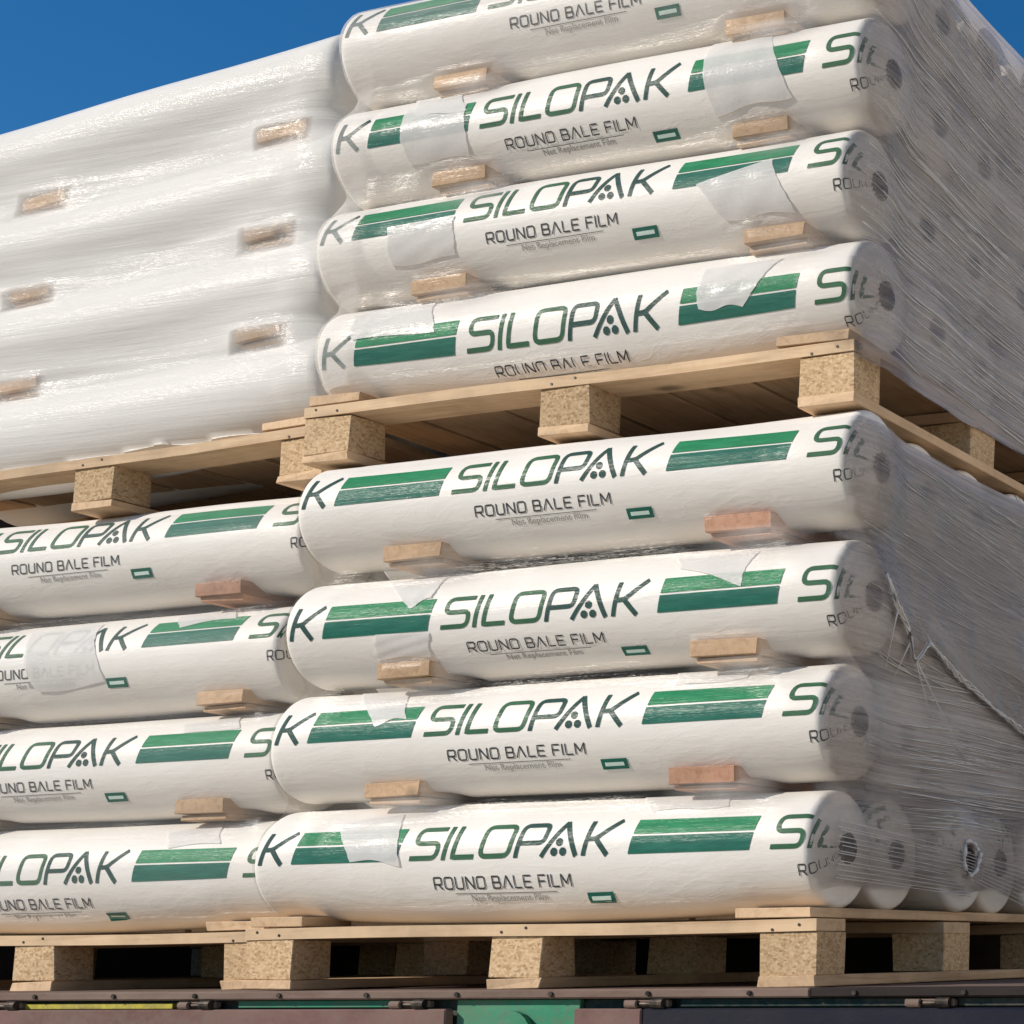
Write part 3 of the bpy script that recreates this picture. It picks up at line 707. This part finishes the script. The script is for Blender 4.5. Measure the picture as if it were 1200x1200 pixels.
    for i in range(ns):
        for j in range(nz):
            MK[i, j] = milk_fn(X[i, j], Y[i, j], zs[j], path[i, 2], NX[i, j]); keep[i, j] = not hole_fn(X[i, j], Y[i, j], zs[j], path[i, 2], jag[i, j])
    for i in range(ns): keep[i, :max(0, cut[i] - 1)] = False
    V = np.stack([X, Y, Z], -1).reshape(-1, 3)
    # face quads
    ii, jj = np.meshgrid(np.arange(ns - 1), np.arange(nz - 1), indexing='ij')
    k4 = keep[:-1, :-1] & keep[1:, :-1] & keep[1:, 1:] & keep[:-1, 1:]
    ii, jj = ii[k4], jj[k4]; F = np.stack([ii * nz + jj, (ii + 1) * nz + jj, (ii + 1) * nz + jj + 1, ii * nz + jj + 1], -1)
    UVs = np.stack([np.broadcast_to(so_[:, None], P.shape), Z], -1).reshape(-1, 2); MK = MK.reshape(-1)
    # drop unused vertices
    used = np.zeros(len(V), bool); used[F.ravel()] = True; remap = np.cumsum(used) - 1
    V = V[used]; UVs = UVs[used]; MK = MK[used]; F = remap[F]
    top = None
    me = bpy.data.meshes.new('stretch_wrap'); me.from_pydata(V.tolist(), [], F.tolist()); me.materials.append(M[mat])
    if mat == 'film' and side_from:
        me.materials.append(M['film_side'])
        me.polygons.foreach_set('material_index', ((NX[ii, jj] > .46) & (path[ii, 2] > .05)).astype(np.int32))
    me.polygons.foreach_set('use_smooth', [True] * len(F)); me.update()
    set_film_attrs(me, UVs, MK)
    o = bpy.data.objects.new('stretch_wrap', me); col.objects.link(o)
    tag(o, label, 'stretch film', 'stretch film wraps round the stacks')
    return o, (X, Y, Z, path, zs)
def sstep(a, b_, x):
    t = max(0, min(1, (x - a) / (b_ - a))); return t * t * (3 - 2 * t)
# lower right stack: clear front, grey streaky side with an open strip at its foot
def xe_l(z): return -.022 + .082 * (z - .25)
def xe_u(z): return .012 + 0 * z
def near_batten(key, x, z):
    m_ = 0
    for k_ in (('l1', 'l2', 'l3') if key == 'l' else ('u2', 'u3', 'u4')):
        zb_ = axis(k_)[1] - axis(k_)[2] + (.006 if key == 'l' else -.013)
        for xb in BAT[k_]:
            dx, dz = x - xb, z - zb_
            if abs(dx) < .075 and -.002 < dz < .034: return 0
            if -.09 < dx < .17: m_ = max(m_, (1 - abs(dx - .04) / .13) * max(0, 1 - abs(dz + .012) / .06))
    return m_
def milk_nl(x, y, z, nx, ny):
    s_ = sstep(.5, .8, ny) if nx > .05 else 0
    s_ *= .55 + .45 * sstep(.10, .22, y)
    return (.03 + .6 * near_batten('l', x, z)) * (1 - s_) + s_ * (.60 + .40 * sstep(.30, .42, z))
def hole_nl(x, y, z, nx, j):
    if z > 1.062: return True
    return nx > .6 and math.hypot(y - .55, z - .252) < .027 + .010 * j
def zlo_l(x, y, nx, j): s_ = sstep(.2, .9, nx); return .15 + .01 * j + s_ * (.025 + .012 * j + .02 * max(0, y - .5))
collide('u', [(-1.2, .039, 1.13), (.03, .039, 1.13), (.03, 1.11, 1.13), (-1.2, 1.11, 1.13), (-1.2, .039, 1.225), (.03, .039, 1.225), (.03, 1.11, 1.225), (-1.2, 1.11, 1.225)], [[0, 1, 5, 4], [1, 2, 6, 5]], (0, 0, 0))
WL, GL = wrap('l', -1.31, .05, 0, 1.07, .13, 1.07, milk_nl, hole_nl, 'clear stretch film round the lower right stack, grey and streaky at its end', 'film', .00012, 1, side_from=xe_l, zlo_fn=zlo_l)
def milk_nu(x, y, z, nx, ny):
    s_ = sstep(.5, .8, ny) if nx > .05 else 0
    s_ *= .6 + .4 * sstep(.14, .26, y); f = .05 + .22 * sstep(1.86, 1.95, z) + .6 * near_batten('u', x, z)
    if nx < -.2: f = .4
    return f * (1 - s_) + s_ * (.80 + .5 * sstep(2.0, 2.08, z))
def hole_nu(x, y, z, nx, j):
    if nx > .6: return z > 2.118 + .012 * j
    return z > 2.12
def zlo_u(x, y, nx, j): s_ = sstep(.05, .55, nx); return 1.237 + .008 * j - s_ * (.082 - .008 * j)
WU, GU = wrap('u', -1.28, .08, .039, 1.11, 1.14, 2.15, milk_nu, hole_nu, 'clear stretch film round the upper right stack, streaky over the dark roll ends', 'film', .00012, 11, straight=2.04, side_from=xe_u, zlo_fn=zlo_u)
wrap('fl', -2.70, -1.33, .15, .70, .14, 1.06, lambda x, y, z, nx, ny: .12, lambda x, y, z, nx, j: z > 1.055, 'thin clear stretch film round the lower left stack', 'film', .00012, 21, zlo_fn=lambda x, y, nx, j: .15 + .01 * j)
FUB = [(x, axis(k_)[1] - axis(k_)[2] + drop(k_, x), 0) for k_ in ('fu2', 'fu3', 'fu4') for x in BAT[k_]]
def milk_fu(x, y, z, nx, ny):
    m_ = .9
    for bx_, bz_, _k in FUB: m_ -= .80 * max(0, 1 - max(abs(x - bx_) / .085, abs(z - bz_ + .016) / .030)) ** .35
    return m_
wrap('fu', -2.70, -1.30, .15, .70, 1.15, 2.15, milk_fu, lambda x, y, z, nx, j: z > 2.136 + drop('fu4', x), 'thick milky stretch film hiding the rolls of the upper left stack', 'film_far', .00007, 31, iters=420, zlo_fn=lambda x, y, nx, j: 1.220 + .01 * j + .04 * min(0, x + 1.45))

# taut creases, a loose outer flap with a bunched edge, and strands pulled off the bottom row
M['crease'] = mat_film('pulled_film_crease', .9, 1.0, (30, 30), .12, (.95, .92, .89), 0, .3, .5, .001)
def on_side(G_, y, z, off):
    X, Y, Z, path, zs = G_
    side_i = np.where(path[:, 2] > .9)[0]; j = int(np.clip(round((z - zs[0]) / (zs[1] - zs[0])), 0, len(zs) - 1))
    i = side_i[np.argmin(np.abs(Y[side_i, j] - y))]
    return Vector((X[i, j] + off, y, z))
def film_part(m, name, parent, milk=1.0):
    o = m.build(name, parent, True, False); n_ = len(o.data.vertices); co = [v.co for v in o.data.vertices]
    set_film_attrs(o.data, [(c[1] + c[0], c[2]) for c in co], [milk] * n_); return o
def creases(G_, W_, n_, ylo, yhi, zlo, zhi, seed, slope):
    q = random.Random(seed); m = MB()
    for _ in range(n_):
        y0_ = q.uniform(ylo, yhi * .6); y1_ = min(yhi, y0_ + q.uniform(.12, .55)); z0_ = q.uniform(zlo, zhi); sl = slope(y0_, z0_) + q.gauss(0, .03)
        K_ = max(4, int((y1_ - y0_) / .03)); pts = []
        for a in range(K_ + 1):
            y = y0_ + (y1_ - y0_) * a / K_; z = min(max(z0_ + sl * (y - y0_), G_[4][0]), G_[4][-1] - .01); pts.append(on_side(G_, y, z, .0012))
        for a in range(2):                                   # film is taut: straighten
            pts = [pts[0]] + [(pts[i - 1] + 2 * pts[i] + pts[i + 1]) / 4 + Vector((.0004, 0, 0)) for i in range(1, K_)] + [pts[-1]]
        r0 = q.choice((.0005, .0007, .0009, .0015)); m.tube(pts, [r0 * (.35 + .65 * math.sin(math.pi * (i + .4) / (K_ + .8))) for i in range(K_ + 1)], 'crease', 4)
    o = film_part(m, 'taut_creases', W_); o['kind'] = 'stuff'
creases(GU, WU, 300, .06, 1.0, 1.2, 2.08, 5, lambda y, z: -.06 - .10 * (z - 1.2) * .6)
creases(GL, WL, 170, .06, 1.0, .62, 1.03, 6, lambda y, z: -.10)
creases(GL, WL, 110, .25, 1.0, .30, .62, 7, lambda y, z: .01)
m = MB(); q = random.Random(12)
for i in range(13):                                          # fan of strands over the bottom row
    z0_ = .30 - .009 * i + q.uniform(-.003, .003); z1_ = .262 - .0075 * i + q.uniform(-.002, .002)
    a = on_side(GL, .045 + .02 * q.random(), z0_, .003); b_ = on_side(GL, .47 + .012 * abs(i - 6) + .02 * q.random(), z1_, .004)
    pts = [a.lerp(b_, u / 6) + Vector((.004 * math.sin(math.pi * u / 6), 0, 0)) for u in range(7)]
    m.tube(pts, [.0011, .0008, .0007, .0006, .0007, .0008, .0012], 'crease', 5)
for i in range(9):
    z0_ = .265 - .012 * i; a = on_side(GL, .52, .262 - .006 * i, .003); b_ = on_side(GL, .98, z0_ - .03, .003)
    m.tube([a.lerp(b_, u / 5) for u in range(6)], .0008, 'crease', 5)
c0 = on_side(GL, .55, .252, .0025); pts = []
for a in range(25):
    th = 2 * math.pi * a / 24; rr_h = .035 + .003 * math.sin(3 * th + 1) + .001 * math.sin(7 * th); pts.append((c0.x + .002 * math.sin(5 * th), c0.y + rr_h * math.cos(th), c0.z + rr_h * math.sin(th)))
m.tube(pts, [.0045 + .0015 * math.sin(a * 1.9) for a in range(25)], 'crease', 7)
film_part(m, 'pulled_strands', WL)['kind'] = 'stuff'
EDGE = [(.10, .775), (.16, .715), (.235, .69), (.262, .665), (.29, .622), (.325, .672), (.39, .655), (.474, .626), (.56, .605), (.654, .577), (.80, .545), (1.0, .50)]
def edge_z(y):
    for (a, za_), (b2, zb2) in zip(EDGE, EDGE[1:]):
        if a <= y <= b2: return za_ + (zb2 - za_) * (y - a) / (b2 - a)
    return EDGE[0][1] if y < .1 else EDGE[-1][1]
m = MB(); ny, nz_ = 90, 34; V = []; UVf = []; MKf = []
for a in range(ny + 1):
    y = .085 + .90 * a / ny; ze = edge_z(y) + .004 * math.sin(a * 1.7)
    for c in range(nz_ + 1):
        u = c / nz_; z = ze + (1.035 - ze) * u
        p = on_side(GL, y, z, .004 + .010 * (1 - u) ** 3 + .0016 * math.sin(a * .9 + 5 * u) * (1 - u))
        V.append(tuple(p)); UVf.append((y, z + .35 * y)); MKf.append(.34 * sstep(0, .07, y - .085) * (1 - sstep(.55, 1, u)) + .25 * (1 - u) ** 6)
m.add(V, [[a * (nz_ + 1) + c, (a + 1) * (nz_ + 1) + c, (a + 1) * (nz_ + 1) + c + 1, a * (nz_ + 1) + c + 1] for a in range(ny) for c in range(nz_)], 'film_side')
o = m.build('loose_flap', WL, True, False); set_film_attrs(o.data, UVf, MKf)
m = MB()
for k in range(4):
    pts = []; rr_ = []
    for a in range(70):
        y = .11 + .85 * a / 69; p = on_side(GL, y, edge_z(y), .014 + .003 * math.sin(a * .8 + k * 1.6)); p.z += .004 * math.cos(a * .55 + k * 1.57) + .0015 * math.sin(a * 2.1 + k); pts.append(p)
        rr_.append(.0012 + .0014 * abs(math.sin(a * .37 + k)))
    m.tube(pts, rr_, 'crease', 6)
for (ya, za_, yb, zb2) in ((.262, .66, .245, .59), (.30, .625, .40, .53), (.30, .63, .55, .45), (.17, .71, .20, .60), (.235, .70, .15, .80), (.33, .675, .25, .74)):
    a = on_side(GL, ya, za_, .013); b_ = on_side(GL, yb, zb2, .004); m.tube([a.lerp(b_, u / 6) for u in range(7)], [.0022, .0017, .0013, .001, .0008, .0007, .0005], 'crease', 6)
film_part(m, 'bunched_edge', WL)

# ------------------------------------------------------------------ truck
t = thing('flatbed_truck', 'green and maroon flatbed truck carrying the stacked pallets', 'truck', (0, 0, -1.22))
Z0 = 1.22
def tb(name, boxes, parent=t, mat_=None):
    m = MB()
    for bx in boxes: m.box(*bx)
    return m.build(name, parent)
XA, XB, YF, YB = -5.2, 2.2, -.055, 2.5
tb('bed', [(XA, XB, YF + .05, YB, Z0 - .05, Z0 - .0015, 'rust', .002)])
tb('side_rail', [(XA, .02, YF, YF + .048, Z0 - .018, Z0 - .001, 'rust', .003), (.022, XB, YF, YF + .048, Z0 - .018, Z0 - .001, 'shaded_rust', .003), (XA, XB, YF + .03, YF + .048, Z0 - .12, Z0 - .0185, 'shaded_green', .002)])
for xa, xb, m_ in ((-5.2, -1.90, 'green'), (-1.27, -.83, 'green'), (-.745, -.47, 'green'), (-.255, .21, 'shaded_green'), (.30, 1.4, 'shaded_green')):
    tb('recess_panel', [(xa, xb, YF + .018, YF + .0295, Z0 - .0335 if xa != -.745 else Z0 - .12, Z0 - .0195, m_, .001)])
tb('yellow_strip', [(-1.83, -1.43, YF + .012, YF + .0295, Z0 - .035, Z0 - .024, 'yellow', .001)])
for xa, xb, m_ in ((-5.2, -.75, 'maroon'), (-.465, -.32, 'maroon'), (-.318, 2.2, 'shaded_navy')):
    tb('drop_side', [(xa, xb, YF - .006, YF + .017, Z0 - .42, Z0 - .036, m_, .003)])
for xh in (-1.87, -1.36, -.845, -.32, .25, .9, 1.6):
    m = MB()
    m.box(xh - .045, xh + .05, YF + .002, YF + .017, Z0 - .034, Z0 - .021, 'rust', .002)
    m.tube([(xh - .035, YF - .002, Z0 - .028), (xh - .012, YF - .002, Z0 - .028)], .0075, 'rust', 12)
    m.tube([(xh + .02, YF - .003, Z0 - .027), (xh + .045, YF - .003, Z0 - .027)], .009, 'steel', 12)
    m.tube([(xh - .02, YF + .001, Z0 - .028), (xh + .03, YF + .001, Z0 - .028)], .004, 'steel', 8)
    m.build('hinge', t)
for xr in [-2.2 + .21 * i_ for i_ in range(14)]:
    m = MB(); m.tube([(xr, YF + .001, Z0 - .0095), (xr, YF - .004, Z0 - .0095)], .0048, 'steel', 6); m.build('rail_bolt', t)
m = MB(); m.tube([(-.61, YF + .014, Z0 - .085 + .0), (-.61, YF + .002, Z0 - .085)], .045, 'green', 24); m.build('bracket_disc', t)
tb('far_side_board', [(XA, XB, YB - .04, YB, Z0 - .05, Z0 + .55, 'maroon', .003)])
tb('chassis', [(XA, XB, .75, .87, .75, Z0 - .051, 'steel', .004), (XA, XB, 1.65, 1.77, .75, Z0 - .051, 'steel', .004)])
for xw in (-3.9, -2.7):
    for yw in (.15, 2.1):
        m = MB(); n = 40; V = []
        for yy, r in ((0, .28), (0, .44), (.03, .5), (.22, .5), (.25, .44), (.25, .28)):
            V += [(r * math.cos(2 * math.pi * a / n), yy, r * math.sin(2 * math.pi * a / n)) for a in range(n)]
        m.add(V, [[k * n + a, k * n + (a + 1) % n, (k + 1) * n + (a + 1) % n, (k + 1) * n + a] for k in range(5) for a in range(n)], 'rubber')
        wv = m.build('wheel', t, True, True, (xw, yw, .5))
        m = MB(); m.tube([(0, .05, 0), (0, .20, 0)], .28, 'steel', 32); m.build('rim', wv)
    tb('axle', [(xw - .06, xw + .06, .3, 2.2, .44, .56, 'steel', .004), (xw - .05, xw + .05, .76, .86, .55, .76, 'steel', .004), (xw - .05, xw + .05, 1.66, 1.76, .55, .76, 'steel', .004)])

# ------------------------------------------------------------------ blocker added behind the stacks to keep the pallet openings dark
m = MB(); n = 60; V = []; F = []; q = random.Random(3)
prof2 = [(1.30, 0), (1.25, .9), (1.24, 1.6), (1.32, 1.84), (1.8, 1.92), (2.28, 1.84), (2.36, 1.6), (2.36, 0)]
for i in range(n + 1):
    x = -6.0 + 5.95 * i / n; near = 1 - sstep(-2.95, -2.80, x)  # left part brought forward, out of view, to block the sun there
    for k, (yy, zz) in enumerate(prof2): V.append((x, yy - (1.05 * near if yy < 1.5 else 0) + .012 * math.sin(x * 7 + k * 2), zz + (.012 * math.sin(x * 5 + k) if zz else 0)))
K = len(prof2)
for i in range(n):
    for k in range(K - 1): F.append([i * K + k, i * K + k + 1, (i + 1) * K + k + 1, (i + 1) * K + k])
F += [list(range(K)), [n * K + k for k in range(K)]]
m.add(V, F, 'blocker_skin'); tag(m.build('light_blocker', None, True), 'cargo added behind the pallets to keep their openings dark', 'blocker')
